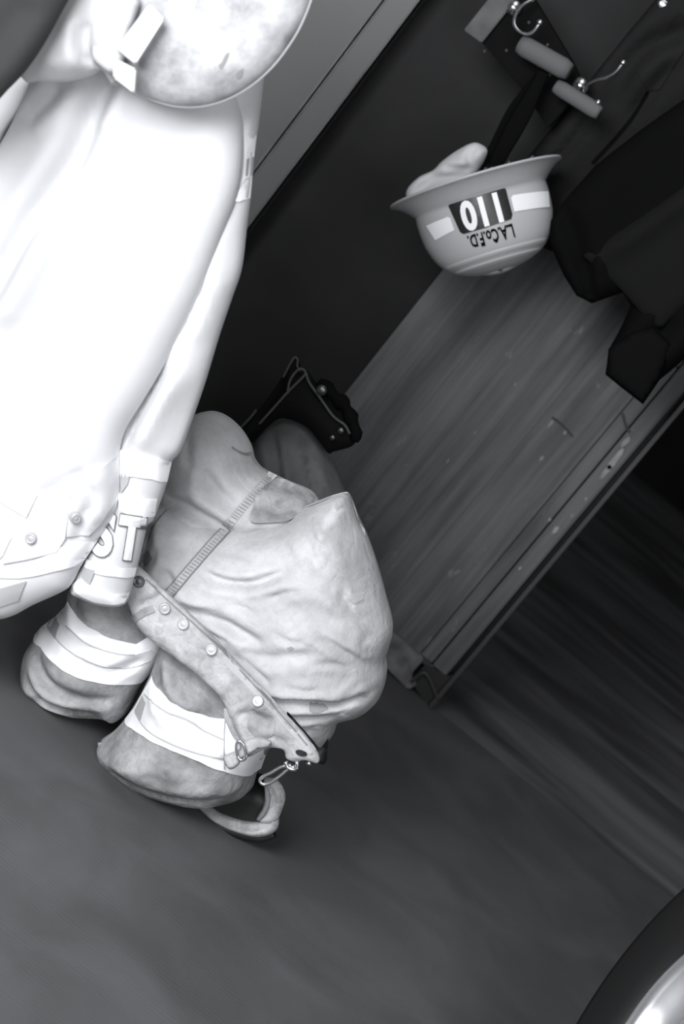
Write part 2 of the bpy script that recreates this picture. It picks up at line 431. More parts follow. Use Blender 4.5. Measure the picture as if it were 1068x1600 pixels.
struct(box('trim_6', X(302), X(309), YW - .03, YW + .16, Z(-133) - .02, 2.6, M_steel, bevel=.001), 'thin steel angle at the wall corner')
box_gap = struct(box('trim_7', X(294), X(302), YW + .02, YW + .16, 0, 2.6, M_black))
# bottom: ledge, concrete block and the open channel foot
struct(box('trim_8', xl, X(286), YW - .006, YW + .02, zb - .012, zb - .001, M_steel))
yc = YW - .035
M_ch = mat('bare_paint_chip', .24, .9, var=.3, vscale=60)
prism('concrete_block', [(560, 940), (617, 992), (662, 1030), (640, 1056), (651, 1070), (637, 1078), (605, 1046), (560, 1010)], YW - .02, .09, M_conc, bevel=.003)
struct(bpy.data.objects['concrete_block'], 'pale rough concrete block under the board wall')
prism('channel_foot', [(640, 1062), (665, 1038), (700, 1056), (712, 1053), (688, 1090), (676, 1098), (664, 1099)], YW - .008, .06, M_black)
struct(bpy.data.objects['channel_foot'])
tube('channel_rim', [P(642, 1066, YW - .03), P(664, 1052, YW - .03), P(684, 1093, YW - .03)], .003, M_steel)
struct(bpy.data.objects['channel_rim'])
# chips in the paint (each sits in the boards' surface)
WS = (None, lambda Xx: np.full(len(np.asarray(Xx).reshape(-1, 2)), YW - .0125), YW)
WS0 = (None, lambda Xx: np.full(len(np.asarray(Xx).reshape(-1, 2)), YW - .002), YW)
def chip(cx, cy, a, b, ang, m, ws):
    pts = []
    for k in range(11):
        t = 2 * math.pi * k / 11; q = .65 + .5 * random.random()
        x, y = a * q * math.cos(t), b * q * math.sin(t)
        pts.append((cx + x * math.cos(ang) - y * math.sin(ang), cy + x * math.sin(ang) + y * math.cos(ang)))
    return patch('paint_chip', pts, ws, m, wb, off=.0012, res=.004, th=.002)
A = math.radians(-51)
for c in [(978, 690, 12, 5), (963, 715, 22, 6), (945, 738, 14, 5)]: chip(*c, A, M_ch, WS)
for c in [(915, 779, 3, 2), (893, 806, 4, 2), (868, 828, 9, 4), (858, 812, 4, 2.5), (812, 888, 3, 2)]: chip(*c, A, M_ch, WS)
for c in [(860, 662, 8, 3), (882, 676, 5, 2.5), (846, 716, 6, 2.5), (805, 600, 4, 2), (700, 720, 4, 1.5), (742, 676, 3, 1.5)]: chip(*c, A, mat('scuffed_patch', .2, .9), WS0)
patch('board_split', strip([(862, 652), (878, 664), (894, 682)], 3.5), WS0, M_black, wb, off=.0012, res=.005)
patch('board_split', strip([(972, 646), (978, 668), (984, 676)], 3.5), WS, M_black, wb, off=.0012, res=.005)

# ------------------------------------------------------------------ rail, hooks, foam sleeves
rail = thing('coat_rail', 'dark painted coat rail with a pale end, carrying the chrome hooks', 'coat rail', P(740, 30, 4.3))
prism('board', [(752, 66), (822, -22), (893, 96), (912, 136), (856, 200), (814, 138)], 4.22, .08, M_rail, rail, bevel=.002)
prism('end_board', [(724, 47), (752, 67), (822, -21), (795, -42)], 4.205, .10, M_railend, rail, bevel=.002)  # end face given a paler colour than the board
for a, b in [(757, 80), (791, 79), (826, 35), (855, 70), (841, 104), (859, 117)]: snap(a, b, (None, lambda q: np.full(len(np.asarray(q).reshape(-1, 2)), 4.222), 4.222), M_steel, rail, 2.2, name='screw')
YR = 4.20
def hook(label, base, path, balls):
    h = thing('coat_hook', label, 'hook', P(*base, YR), 'chrome coat hooks on the rail')
    vs, fs = lathe([(0, .012), (.006, .011), (.009, .008), (.015, .005), (.017, -.004), (0, -.004)], 24)
    q = Vector((0, -1, 0)).to_track_quat('Z', 'Y').to_matrix(); c = P(*base, YR + .012)
    link('base', fixn(mesh([q @ Vector(v) + c for v in vs], fs)), M_chrome, h)
    n = len(path); pts = [P(x, y, YR - .01 - .05 * math.sin(math.pi * min(1, i / (n - 1)) * .5)) for i, (x, y) in enumerate(path)]
    tube('arm', pts, .0033, M_chrome, h)
    for (x, y) in balls: ball('ball_tip', P(x, y, YR - .06), .0058, M_chrome, h)
    return h
h1 = hook('chrome coat hook with a wide open curl, nearest the pale rail end', (802, 12), [(860, -12), (838, -3), (818, 7), (806, 22), (803, 38), (812, 50), (826, 53), (836, 46), (842, 36)], [(843, 35)])
h2 = hook('chrome coat hook with a wavy upper arm above the lower foam sleeve', (906, 134), [(909, 143), (916, 132), (932, 125), (948, 121), (962, 112), (973, 98)], [(973, 98)])
tube('lower_arm', [P(909, 143, YR - .01), P(915, 150, YR - .035), P(926, 157, YR - .05), P(934, 160, YR - .06)], .0033, M_chrome, h2)
ball('ball_tip', P(934, 160, YR - .06), .0058, M_chrome, h2)
def foam(label, a, b, r):
    pa, pb = P(*a, YR - .035), P(*b, YR - .055); n = 8; pts = [pa.lerp(pb, i / n) for i in range(n + 1)]
    o = tube('foam_sleeve', pts, [r * .86] + [r] * 7 + [r * .8], M_foam, seg=24)
    return tag(o, label, 'foam sleeve', 'grey foam sleeves on the coat rail')
foam('upper thicker grey foam sleeve, just under the curled chrome hook', (812, 69), (889, 112), .0195)
foam('lower thinner grey foam sleeve, below the wavy chrome hook', (868, 134), (936, 177), .0150)

# ------------------------------------------------------------------ helmet 110
YH = 4.12
HCX, HCY = 750, 312
hc = P(HCX, HCY, YH)
helm = thing('firefighter_helmet', 'grey full brim helmet numbered 110 hanging upside down by its black strap', 'helmet', hc)
back = -FWD
def cam2w(v): return RGT * v[0] + UPV * v[1] + back * v[2]
def img(ix, iy): return (cr * ix + sr * iy, sr * ix - cr * iy)
bt = math.radians(5)
a2 = img(.274, .962); b2 = img(.962, -.274)
bk = (Vector((0, 0, CH)) - hc).normalized(); rg = Vector((0, 0, 1)).cross(bk).normalized(); uv = bk.cross(rg)
def cam2w(v): return rg * v[0] + uv * v[1] + bk * v[2]
crown = cam2w((a2[0] * math.cos(bt), a2[1] * math.cos(bt), math.sin(bt)))
side = cam2w((b2[0], b2[1], 0)); toward = crown.cross(side)      # local x=side, y=toward..., z=crown
if toward.dot(bk) < 0: toward = -toward
HM = Matrix((side, toward, crown)).transposed()
def hput(name, vs, fs, m, parent=helm, smooth=True):
    return link(name, fixn(mesh([HM @ Vector(v) + hc for v in vs], fs)), m, parent, smooth)
DP = [(.128, 0), (.129, .02), (.128, .045), (.125, .07), (.118, .095), (.107, .118), (.090, .137), (.066, .151), (.036, .160), (0, .163)]
DP = [(r * .99, h * .86) for r, h in DP]
def dome_r(h): return float(np.interp(h, [p[1] for p in DP], [p[0] for p in DP]))
DPs = resample(np.array(DP), .006, False)
outer = [tuple(p) for p in DPs]
inner = [(max(0, r - .004), h - (.004 if r < .05 else 0)) for r, h in outer]
prof = outer[::-1] + [(.133, -.007), (.142, -.016), (.152, -.024), (.162, -.030), (.167, -.031), (.166, -.035), (.160, -.034), (.148, -.028), (.138, -.020), (.126, -.006)] + inner
vs, fs = lathe(prof, 96)
vs = [(x * 1.0, y * (.94 if h > 0 else 1.0), h) for x, y, h in vs]
hput('shell', vs, fs, M_helmet)
# raised crown ridges (three bands running front to back)
for yy, hh in ((0, .0062),):
    pr = []
    vs2, fs2 = [], []
    for i in range(49):
        t = math.radians(-40 + 80 * i / 48)
        for k, (dy, up) in enumerate(((-.030, -.002), (-.026, .0045), (-.010, .0065), (.010, .0065), (.026, .0045), (.030, -.002))):
            # rib path over the crown in the side-crown plane
            rr = (.141 - .035 * abs(math.sin(t)) ** 2.0) - .5 * (dy ** 2) / .13
            vs2.append(((rr + up) * math.sin(t), dy + .0, (rr + up) * math.cos(t) - .0035))
    for i in range(48):
        for k in range(5): a = i * 6 + k; fs2.append([a, a + 1, a + 7, a + 6])
    hput('crown_ridge', vs2, fs2, M_helmet)
# second step line
vs3, fs3 = lathe([(dome_r(.103) - .002, .103), (dome_r(.106) + .002, .106), (dome_r(.110) + .003, .110), (dome_r(.114) + .0022, .114), (dome_r(.117) - .002, .117)], 60, math.radians(20), math.radians(160))
hput('shell_step', [(x, y * .94, h) for x, y, h in vs3], fs3, M_helmet)
vs3, fs3 = lathe([(dome_r(.118) - .002, .118), (dome_r(.120) + .0024, .120), (dome_r(.124) + .003, .124), (dome_r(.129) + .0022, .129), (dome_r(.132) - .003, .132)], 60, math.radians(10), math.radians(170))
hput('shell_step', [(x, y * .94, h) for x, y, h in vs3], fs3, M_helmet)
def dome_pt(u, v, off):
    """u along the side direction, v along the crown (m), on the camera side of the dome"""
    r = dome_r(v); s = max(-.9999, min(.9999, u / (r + off))); 
    return ((r + off) * s, .94 * (r + off) * math.sqrt(1 - s * s), v + (off * .6 if v > .09 else 0))
def ipx(px, py, off=.003):
    """pixel -> (u, v) on the dome"""
    k = (YH - .12) / math.cos(PITCH) / F * .985
    d = ((px - HCX) * k, (py - HCY) * k)
    u = d[0] * .962 - d[1] * .274; v = d[0] * .274 + d[1] * .962
    r = .125; s = max(-.98, min(.98, u / r)); 
    return u, (v + math.sin(bt) * r * .94 * math.sqrt(1 - s * s) ) / math.cos(bt)
def dome_patch(name, pxs, m, off, res=.004):
    poly = resample(np.array([ipx(*p) for p in pxs]), res, True, False); V, T = triangulate(poly, res)
    n = len(V); vs = [dome_pt(a, b, off) for a, b in V] + [dome_pt(a, b, off - .0015) for a, b in V]
    return hput(name, vs, list(T) + [[i + n for i in reversed(f)] for f in T], m)
M_plate = mat('black_number_plate', .012, .4, spec=.5)
dome_patch('number_plate', [(701, 321), (708, 315), (740, 306), (774, 292), (784, 291), (789, 297), (799, 335), (797, 342), (760, 354), (724, 364), (719, 361)], M_plate, .0035)
dome_patch('reflective_band', [(797, 310), (800, 306), (856, 301), (858, 325), (802, 331)], M_band, .003)
dome_patch('reflective_band', [(666, 352), (700, 338), (704, 340), (710, 358), (680, 374)], M_band, .003)
def text_tris(s, off=0.0, sx=1.0, space=1.0):
    cu = bpy.data.curves.new('t', 'FONT'); cu.body = s; cu.size = 1; cu.offset = off; cu.space_character = space; cu.align_x = 'CENTER'; cu.align_y = 'CENTER'; cu.resolution_u = 4
    o = bpy.data.objects.new('t', cu); COL.objects.link(o); bpy.context.view_layer.update()
    me = bpy.data.meshes.new_from_object(o.evaluated_get(bpy.context.evaluated_depsgraph_get()))
    bpy.data.objects.remove(o); bm = bmesh.new(); bm.from_mesh(me)
    bmesh.ops.triangulate(bm, faces=bm.faces)
    for _ in range(2): bmesh.ops.subdivide_edges(bm, edges=[e for e in bm.edges if e.calc_length() > .12], cuts=1); bmesh.ops.triangulate(bm, faces=bm.faces)
    V = [(v.co.x * sx, v.co.y) for v in bm.verts]; Fc = [[v.index for v in f.verts] for f in bm.faces]; bm.free()
    return V, Fc
def dome_text(name, s, cpx, hpx, ang, m, off, bold, sx, space=1.0, xpx=(1, 0)):
    V, Fc = text_tris(s, bold, sx, space); vs = []
    ca, sa = math.cos(ang), math.sin(ang)
    for x, y in V:
        ix, iy = x * hpx, -y * hpx; px = cpx[0] + ix * ca - iy * sa; py = cpx[1] + ix * sa + iy * ca
        u, v = ipx(px, py); vs.append(dome_pt(u, v, off))
    n = len(vs); 
    return hput(name, vs, Fc, m, smooth=False)
rot = math.pi - math.radians(15)
dome_text('number_text', '110', (754, 328), 60, rot, M_band, .0055, .042, .74, 1.04)
dome_text('letter_text', 'L.A.Co.F.D.', (766, 366), 26, rot, M_blackc, .0035, .028, .58, 1.02)
# pin at the crown, inner band, strap, cloth
ball('pin', HM @ Vector((.0, .03, .136)) + hc, .005, M_chrome, helm)
tube('sweatband', [HM @ Vector((.12 * math.cos(t), .115 * math.sin(t), -.012)) + hc for t in np.linspace(0, 2 * math.pi, 24, endpoint=False)], .006, M_blackc, helm, closed=True)
tube('chin_strap', [P(848, 112, 4.15), P(838, 135, 4.15), P(815, 180, 4.14), (P(790, 225, 4.13)), P(772, 262, 4.12), P(768, 280, 4.12)], [.011, .013, .017, .017, .014, .010], M_blackc, helm, flat=.3, seg=10)
tube('strap_web', [P(842, 118, 4.17), P(800, 170, 4.17), P(772, 225, 4.16), P(752, 262, 4.14), P(745, 275, 4.12)], .008, M_blackc, helm, flat=.3, seg=8)
for pts in ([(757, 262), (762, 268), (768, 262), (775, 268)], [(780, 262), (786, 266), (796, 252)], [(800, 255), (820, 252), (833, 244)]):
    tube('ratchet_wire', [P(a, b, 4.10) for a, b in pts], .0022, M_foam, helm, seg=8)
cl, _, _ = inflate('bundled_cloth', [(634, 305), (638, 292), (655, 276), (676, 266), (690, 252), (712, 236), (735, 224), (748, 224), (761, 234), (757, 250), (748, 266), (738, 280), (744, 300), (700, 322), (660, 330), (640, 320)], 4.13, .035, .03, M_white, None,
    folds=[([(650, 305), (675, 282), (705, 276), (735, 272)], .010, -.014), ([(745, 228), (735, 245), (740, 258)], .007, -.008), ([(690, 258), (715, 262), (745, 262)], .006, -.008)], res=.006)
tag(cl, 'white cloth bundled inside the upturned helmet numbered 110', 'cloth')

# ------------------------------------------------------------------ dark coats on the right
cA = thing('charcoal_coat', 'charcoal grey coat hanging right behind the helmet numbered 110', 'coat', P(860, 400, 4.34))
sA = inflate('coat_body', [(1110, -90), (1030, -8), (985, 45), (925, 120), (870, 190), (832, 236), (800, 280), (795, 330), (830, 380), (880, 400), (930, 340), (1000, 270), (1100, 190), (1200, 60)], 4.30, .03, .03, M_darkcoat, cA, smooth=False,
    folds=[([(1090, 40), (1010, 75), (975, 110), (960, 150)], .02, -.02), ([(940, 160), (900, 215), (862, 260), (845, 300)], .010, -.014), ([(1060, 95), (1020, 140), (985, 185)], .016, -.016)], res=.012)
patch('pocket_flap', [(993, 110), (1012, 142), (1030, 140), (1080, 60), (1060, 20)], sA, M_darkc, cA, off=.006, th=.005)
patch('pocket_edge', strip([(1012, 143), (990, 180), (960, 217), (925, 255)], 6), sA, M_blackc, cA, off=.003)
ball('shiny_snap', P(1036, 8, 4.27), .008, M_chrome, cA, (1.6, .5, 1.2)); 
cB = thing('black_coat', 'large black coat hanging over the edge of the board wall', 'coat', P(1000, 630, 4.2))
sB = inflate('coat_body', [(1200, 20), (1120, 118), (1068, 155), (1000, 203), (930, 258), (884, 310), (860, 345), (858, 380), (880, 430), (900, 462), (924, 474), (972, 457), (985, 478), (966, 518), (951, 545), (945, 585), (968, 604), (1004, 632), (1030, 594), (1068, 562), (1180, 440)], 4.10, .05, .05, M_blackc, cB, smooth=False,
    folds=[([(912, 405), (925, 470)], .012, -.02), ([(880, 320), (900, 380), (912, 430)], .02, -.02), ([(950, 580), (1000, 540), (1060, 500)], .02, -.02)], res=.012)
inflate('front_panel', [(908, 400), (940, 425), (972, 456), (1000, 488), (1030, 515), (1068, 478), (1180, 380), (1200, 120), (1068, 290), (1000, 338), (950, 370)], 4.055, .015, .03, mat('black_panel_cloth', .009, .9, spec=.06, bump=.4, bscale=200), cB, smooth=False,
    folds=[([(940, 400), (1000, 360), (1080, 300)], .02, .01)], res=.012)
inflate('coat_lining', [(950, 545), (985, 520), (1020, 510), (1050, 540), (1030, 592), (1004, 630), (968, 603), (946, 584)], 4.05, .012, .02, mat('coat_lining', .0048, .9, spec=.04), cB, res=.01, smooth=False)

# ------------------------------------------------------------------ rear dark pants
YP2 = 3.95
rp = thing('dark_turnout_pants', 'dark grey turnout pants with black open waist standing behind the pale pair', 'turnout pants', (P(500, 900, YP2).x, YP2, 0))
inflate('pants_leg', [(385, 700), (400, 672), (425, 655), (452, 650), (480, 658), (505, 690), (525, 735), (545, 785), (575, 850), (560, 940), (500, 1010), (430, 1020), (330, 960), (300, 850), (340, 760)], YP2, .11, .10, M_rearcloth, rp,
    folds=[([(430, 662), (445, 700), (452, 740), (458, 780)], .010, -.018), ([(482, 675), (492, 710), (505, 760)], .006, -.022), ([(520, 700), (530, 740), (545, 790)], .006, -.02), ([(460, 690), (478, 720), (485, 770)], .014, -.010)], nse=[(.008, 14, 1, 1, 3)], res=.009)
inflate('waist_lining', [(372, 682), (380, 665), (400, 645), (430, 605), (448, 575), (460, 558), (468, 566), (470, 578), (480, 580), (495, 600), (515, 622), (540, 645), (556, 665), (558, 685), (548, 698), (520, 706), (514, 709), (500, 690), (482, 668), (455, 655), (435, 655), (412, 672), (392, 692), (385, 700)], YP2 - .07, .05, .045, mat('black_waist_lining', .006, .9, spec=.1), rp,
    folds=[([(400, 665), (430, 625), (455, 590)], .008, -.02)], res=.008)
yy = YP2 - .128
tube('waist_piping', [P(a, b, yy) for a, b in [(405, 662), (425, 640), (450, 612), (472, 590), (477, 582), (470, 576), (460, 583), (452, 597), (449, 615)]], .0022, M_piping, rp)
tube('waist_piping', [P(a, b, yy + .01) for a, b in [(376, 668), (393, 650), (400, 640)]] , .002, M_piping, rp)
tube('waist_piping', [P(a, b, yy + .03) for a, b in [(442, 590), (455, 565), (461, 558), (465, 563), (464, 572), (470, 580)]], .002, M_piping, rp)
tube('waist_piping', [P(a, b, yy) for a, b in [(478, 583), (483, 598), (500, 622), (520, 650), (538, 664), (546, 678)]], .0022, M_piping, rp)
for a, b, r in ((502, 610, .010), (532, 673, .006), (519, 684, .005)):
    ball('snap_button', P(a, b, yy - .004), r, mat('dull_snap', .10, .35, metal=.8), rp, (1, .5, 1))
random.seed(9)
gath = [P(a, b, yy + .03) for a, b in [(497, 596), (512, 608), (525, 622), (538, 632), (545, 645), (551, 660), (556, 676), (554, 690)]]
tube('elastic_gather', gath, [.007, .016, .008, .017, .008, .016, .008, .013, .007], M_blackc, rp, seg=9)

# ------------------------------------------------------------------ pale turnout pants
YL = 3.175
pp = thing('turnout_pants', 'pale dirty turnout pants pushed down around boots on the floor', 'turnout pants', (P(330, 1180, YL).x, YL, 0))
legL = inflate('pants_leg', [(115, 915), (106, 942), (88, 962), (66, 978), (53, 998), (41, 1018), (36, 1048), (40, 1070), (58, 1090), (90, 1108), (125, 1117), (168, 1120), (182, 1126), (200, 1112), (222, 1072), (246, 1040), (262, 1012), (262, 985), (225, 940), (170, 915)], YL + .03, .10, .09, M_pdirt, pp,
    folds=[([(75, 1000), (95, 1040), (140, 1065), (200, 1078)], .010, -.016), ([(55, 1030), (90, 1075), (150, 1095), (190, 1095)], .009, -.012), ([(150, 1010), (190, 1028), (240, 1012)], .008, -.014), ([(125, 925), (150, 955), (185, 965)], .008, -.015), ([(70, 1075), (110, 1085), (140, 1108)], .006, -.008)], nse=[(.007, 18, 1, 1.6, 1), (.0015, 60, 1, 1, 5)], res=.006)
b1 = patch('reflective_band', [(108, 938), (114, 952), (122, 964), (138, 979), (156, 989), (182, 1000), (212, 1007), (228, 998), (246, 998), (252, 1010), (250, 1026), (243, 1042), (228, 1060), (222, 1066), (195, 1069), (160, 1067), (122, 1058), (98, 1046), (78, 1029), (64, 1010), (55, 991), (66, 978), (88, 962)], legL, M_band, pp, off=.004, res=.005)
patch('band_centre', [(92, 960), (104, 976), (128, 998), (150, 1010), (184, 1020), (212, 1022), (236, 1014), (246, 1020), (236, 1032), (205, 1042), (170, 1042), (135, 1030), (105, 1012), (84, 990), (78, 970)], legL, M_band2, b1, off=.0062, res=.005)
M_line = mat('tape_stitch', .50, .9)
for ln in ([(84, 990), (105, 1012), (135, 1030), (170, 1042), (205, 1042), (236, 1032)], [(104, 976), (128, 998), (150, 1010), (184, 1020), (212, 1022)]):
    patch('tape_stitching', strip(ln, 1.6), legL, M_line, b1, off=.0075, res=.005)
patch('band_gap', [(78, 968), (90, 962), (95, 974), (88, 996), (80, 985)], legL, M_bandg, b1, off=.0085, res=.006)
legR = inflate('pants_leg', [(262, 990), (240, 1042), (222, 1080), (200, 1116), (180, 1140), (157, 1158), (158, 1178), (175, 1200), (210, 1226), (262, 1246), (315, 1256), (345, 1254), (376, 1245), (394, 1230), (402, 1205), (416, 1178), (430, 1150), (412, 1115), (352, 1060), (300, 1010)], YL, .115, .10, M_pdirt, pp,
    folds=[([(170, 1165), (215, 1200), (270, 1222), (330, 1230), (380, 1222)], .010, -.014), ([(270, 1050), (300, 1085), (345, 1100)], .009, -.015), ([(255, 1020), (268, 1060), (282, 1085)], .008, -.012), ([(345, 1255), (370, 1235), (400, 1215)], .008, -.016), ([(180, 1180), (230, 1222), (300, 1244)], .006, -.009)], nse=[(.007, 18, 1, 1.6, 2), (.0015, 60, 1, 1, 6)], res=.006)
b2_ = patch('reflective_band', [(238, 1055), (246, 1074), (258, 1087), (276, 1101), (294, 1111), (326, 1120), (360, 1127), (385, 1136), (414, 1158), (416, 1178), (408, 1200), (392, 1211), (372, 1210), (350, 1204), (312, 1189), (280, 1176), (252, 1164), (226, 1150), (206, 1137), (196, 1122), (210, 1105), (224, 1080)], legR, M_band, pp, off=.004, res=.005)
patch('band_centre', [(226, 1082), (244, 1098), (270, 1117), (302, 1133), (330, 1146), (350, 1156), (351, 1184), (318, 1177), (288, 1168), (262, 1157), (238, 1144), (222, 1128), (212, 1110)], legR, M_band2, b2_, off=.0062, res=.005)
for ln in ([(226, 1082), (244, 1098), (270, 1117), (302, 1133), (330, 1146), (350, 1155)], [(212, 1110), (222, 1128), (238, 1144), (262, 1157), (288, 1168), (318, 1177), (351, 1184)], [(350, 1128), (352, 1200)]):
    patch('tape_stitching', strip(ln, 1.6), legR, M_line, b2_, off=.0075, res=.005)
patch('band_gap', [(212, 1107), (224, 1084), (229, 1096), (221, 1124)], legR, M_bandg, b2_, off=.0085, res=.006)
tube('leg_hem', [P(a, b, YL - .02) for a, b in [(158, 1160), (162, 1180), (180, 1202), (212, 1224), (262, 1244), (300, 1251)]], .006, M_pdirt, pp, seg=8)

lobe = inflate('waist_back', [(235, 830), (246, 770), (262, 705), (279, 668), (300, 650), (325, 643), (350, 651), (374, 672), (390, 698), (397, 722), (412, 736), (445, 752), (478, 766), (492, 778), (500, 800), (470, 840), (400, 870), (300, 880)], 3.36, .12, .10, M_pants, pp,
    folds=[([(335, 715), (352, 745), (382, 772), (400, 778)], .011, -.014), ([(272, 762), (310, 772), (350, 792), (390, 812)], .012, -.018), ([(370, 690), (380, 712), (396, 728)], .007, -.010), ([(300, 660), (315, 690), (318, 720)], .012, -.006), ([(440, 790), (460, 775), (490, 780)], .010, -.02), ([(405, 770), (440, 775), (470, 768)], .009, -.010)], nse=[(.008, 12, 1, 1, 7), (.002, 40, 1, 1, 8)], res=.006)
random.seed(21)
small = []
for cx, cy, an in [(300, 960, .5), (345, 915, .2), (410, 920, .3), (470, 900, -.1), (530, 870, .9), (560, 910, 1.2), (480, 960, .3), (540, 1010, .5), (420, 1010, .4), (330, 980, .7), (580, 960, 1.3), (570, 1050, -.4), (460, 840, .2), (390, 845, .1), (520, 830, 1.0), (280, 905, 1.0), (500, 1040, 0), (360, 950, .4), (590, 1010, 1.0), (440, 1045, .5)]:
    L = random.uniform(18, 42); b = random.uniform(-7, 7); an += random.uniform(-.25, .25)
    dx, dy = math.cos(an) * L, math.sin(an) * L
    small.append(([(cx - dx, cy - dy), (cx - dy * b / L, cy + dx * b / L), (cx + dx, cy + dy)], random.uniform(.0035, .006), -random.uniform(.003, .007)))
body = inflate('pants_body', [(192, 930), (190, 885), (210, 850), (224, 818), (242, 788), (272, 778), (318, 792), (362, 808), (410, 809), (450, 802), (490, 786), (522, 774), (540, 772), (550, 788), (560, 815), (572, 840), (588, 885), (602, 935), (613, 982), (607, 1012), (602, 1030), (604, 1052), (598, 1078), (586, 1100), (562, 1116), (530, 1126), (520, 1148), (500, 1168), (460, 1160), (400, 1120), (320, 1045), (250, 985)], 3.31, .15, .13, M_pants, pp,
    folds=[([(335, 862), (358, 876), (392, 884), (425, 882), (470, 866)], .007, -.017), ([(300, 918), (340, 928), (375, 938), (405, 955), (440, 972)], .009, -.015), ([(385, 1080), (410, 1066), (445, 1060), (500, 1064), (545, 1072), (598, 1060)], .007, -.020),
        ([(420, 1095), (470, 1108), (530, 1115), (580, 1098), (600, 1070)], .006, -.014), ([(520, 960), (555, 990), (585, 1020), (604, 1032)], .006, -.010), ([(250, 800), (252, 850), (232, 885), (215, 895)], .009, -.018),
        ([(236, 830), (246, 860), (240, 900)], .006, -.012), ([(262, 782), (285, 800), (330, 806), (362, 812)], .007, -.014), ([(275, 830), (262, 860), (250, 880)], .007, -.008), ([(545, 900), (570, 940), (600, 960)], .008, -.007), ([(400, 980), (450, 990), (520, 985)], .010, -.006), ([(265, 800), (310, 808), (360, 815), (420, 815)], .010, .006), ([(480, 800), (500, 825), (515, 860)], .010, -.008), ([(545, 785), (548, 815), (565, 835)], .006, -.012), ([(510, 800), (540, 815), (555, 835)], .006, -.009),
        ([(360, 1000), (400, 1040), (450, 1052)], .012, -.010), ([(430, 900), (500, 920), (560, 950)], .016, -.006), ([(285, 860), (300, 880), (290, 905)], .008, -.010), ([(330, 1010), (350, 1000), (385, 1020), (410, 1045)], .007, -.010), ([(470, 1085), (520, 1092), (570, 1080)], .006, -.008)] + small,
    nse=[(.009, 9, 1, 1, 9), (.0022, 30, 1, 1.5, 10), (.0009, 80, 1, 1, 12)], res=.0055)
def body_band(surf, pts, wd, m, nm, off=.002): return patch(nm, strip(pts, wd), surf, m, pp, off=off, res=.008)
body_band(lobe, [(420, 745), (396, 772), (366, 808), (352, 824)], 14, M_seam, 'side_seam')
body_band(body, [(376, 800), (366, 812), (335, 845), (300, 885), (262, 930), (256, 940)], 13, M_seam, 'side_seam', .003)
def ladder(surf, pts, half, step, m, parent, off):
    _, yf, Y = surf; pts = resample(np.array(pts, float), step, False); vs, fs = [], []
    for i in range(len(pts) - 1):
        t = pts[i + 1] - pts[i]; t /= np.linalg.norm(t); nn = np.array([-t[1], t[0]]); a = pts[i] - nn * half; b = pts[i] + nn * half + t * step * .35
        prev = None
        for e in range(5):
            c = a + (b - a) * e / 4
            for sgn in (-.7, .7):
                q = c + t * sgn; p = P(q[0], q[1], Y)
                for _ in range(3): y = float(yf([[p.x, p.z]])[0]) - off; p = P(q[0], q[1], y)
                vs.append(p)
            if e: k = len(vs); fs.append([k - 4, k - 3, k - 1, k - 2])
    return link('ladder_stitching', mesh(vs, fs), m, parent, smooth=False)
M_lad = mat('ladder_thread', .30, .9)
ladder(body, [(370, 807), (366, 812), (335, 845), (300, 885), (262, 930)], 4.5, 5.5, M_lad, pp, .0062)
ladder(lobe, [(420, 745), (396, 772), (366, 808), (352, 824)], 5, 5.5, M_lad, pp, .0062)
for k, w_ in ((-7, 1.6), (7, 1.6)):
    body_band(body, [(366 + k * .7, 812 + k * .7), (335 + k * .7, 845 + k * .7), (300 + k * .7, 885 + k * .7), (262 + k * .7, 930 + k * .7)], w_, M_stitch, 'seam_stitching', .0045)
body_band(lobe, [(398, 735), (382, 715), (360, 700)], 2.0, M_stitch, 'seam_stitching', .002)
for k in (0, 7): body_band(body, [(258 - k, 798 + k), (238 - k, 826 + k), (228 - k, 860), (226 - k, 885)], 1.5, M_stitch, 'seam_stitching', .003)
patch('shaded_lining', [(404, 766), (430, 755), (458, 762), (474, 772), (484, 784), (478, 798), (455, 810), (420, 815), (392, 812), (398, 788)], lobe, mat('shaded_lining_cloth', .36, .9, var=.4, vscale=24, wr=.2, spots=.25), pp, off=.009, res=.006, smooth=True)  # darker lining patch painting the shadow in the valley behind the waist rim
patch('folded_corner', [(545, 784), (553, 792), (560, 812), (572, 840), (562, 838), (552, 826), (549, 806)], body, M_pdirt, pp, off=.003, res=.005)
patch('dark_tab', [(220, 868), (232, 860), (238, 872), (230, 884), (218, 880)], body, M_stitch, pp, off=.003, res=.005)
body_band(body, [(400, 811), (440, 806), (480, 793), (515, 780), (536, 777)], 3.0, M_seam, 'waist_edge', .003)
patch('oil_stain', [(482, 1100), (488, 1096), (503, 1098), (514, 1104), (510, 1110), (495, 1113), (485, 1108)], body, M_stain, pp, off=.0012, res=.006, smooth=True)
patch('oil_stain', [(448, 1012), (455, 1010), (459, 1013), (452, 1016)], body, M_stain, pp, off=.0012, res=.006)
flap = inflate('waist_flap', [(193, 905), (203, 882), (220, 888), (250, 916), (287, 950), (325, 986), (366, 1030), (412, 1078), (450, 1120), (478, 1150), (498, 1180), (496, 1192), (478, 1187), (460, 1190), (447, 1184), (443, 1171), (425, 1167), (410, 1172), (385, 1182), (373, 1160), (361, 1122), (345, 1090), (318, 1062), (280, 1032), (240, 1003), (215, 978), (204, 952), (195, 930)], 3.075, .014, .014, M_flap, pp,
    folds=[([(215, 950), (240, 935), (262, 925)], .006, -.006), ([(370, 1120), (395, 1112), (425, 1130)], .008, -.008), ([(345, 1100), (360, 1090), (375, 1060)], .008, -.006), ([(400, 1165), (425, 1150), (450, 1160)], .006, -.006)], nse=[(.006, 30, 1, 1, 21), (.002, 80, 1, 1, 22)], res=.005)
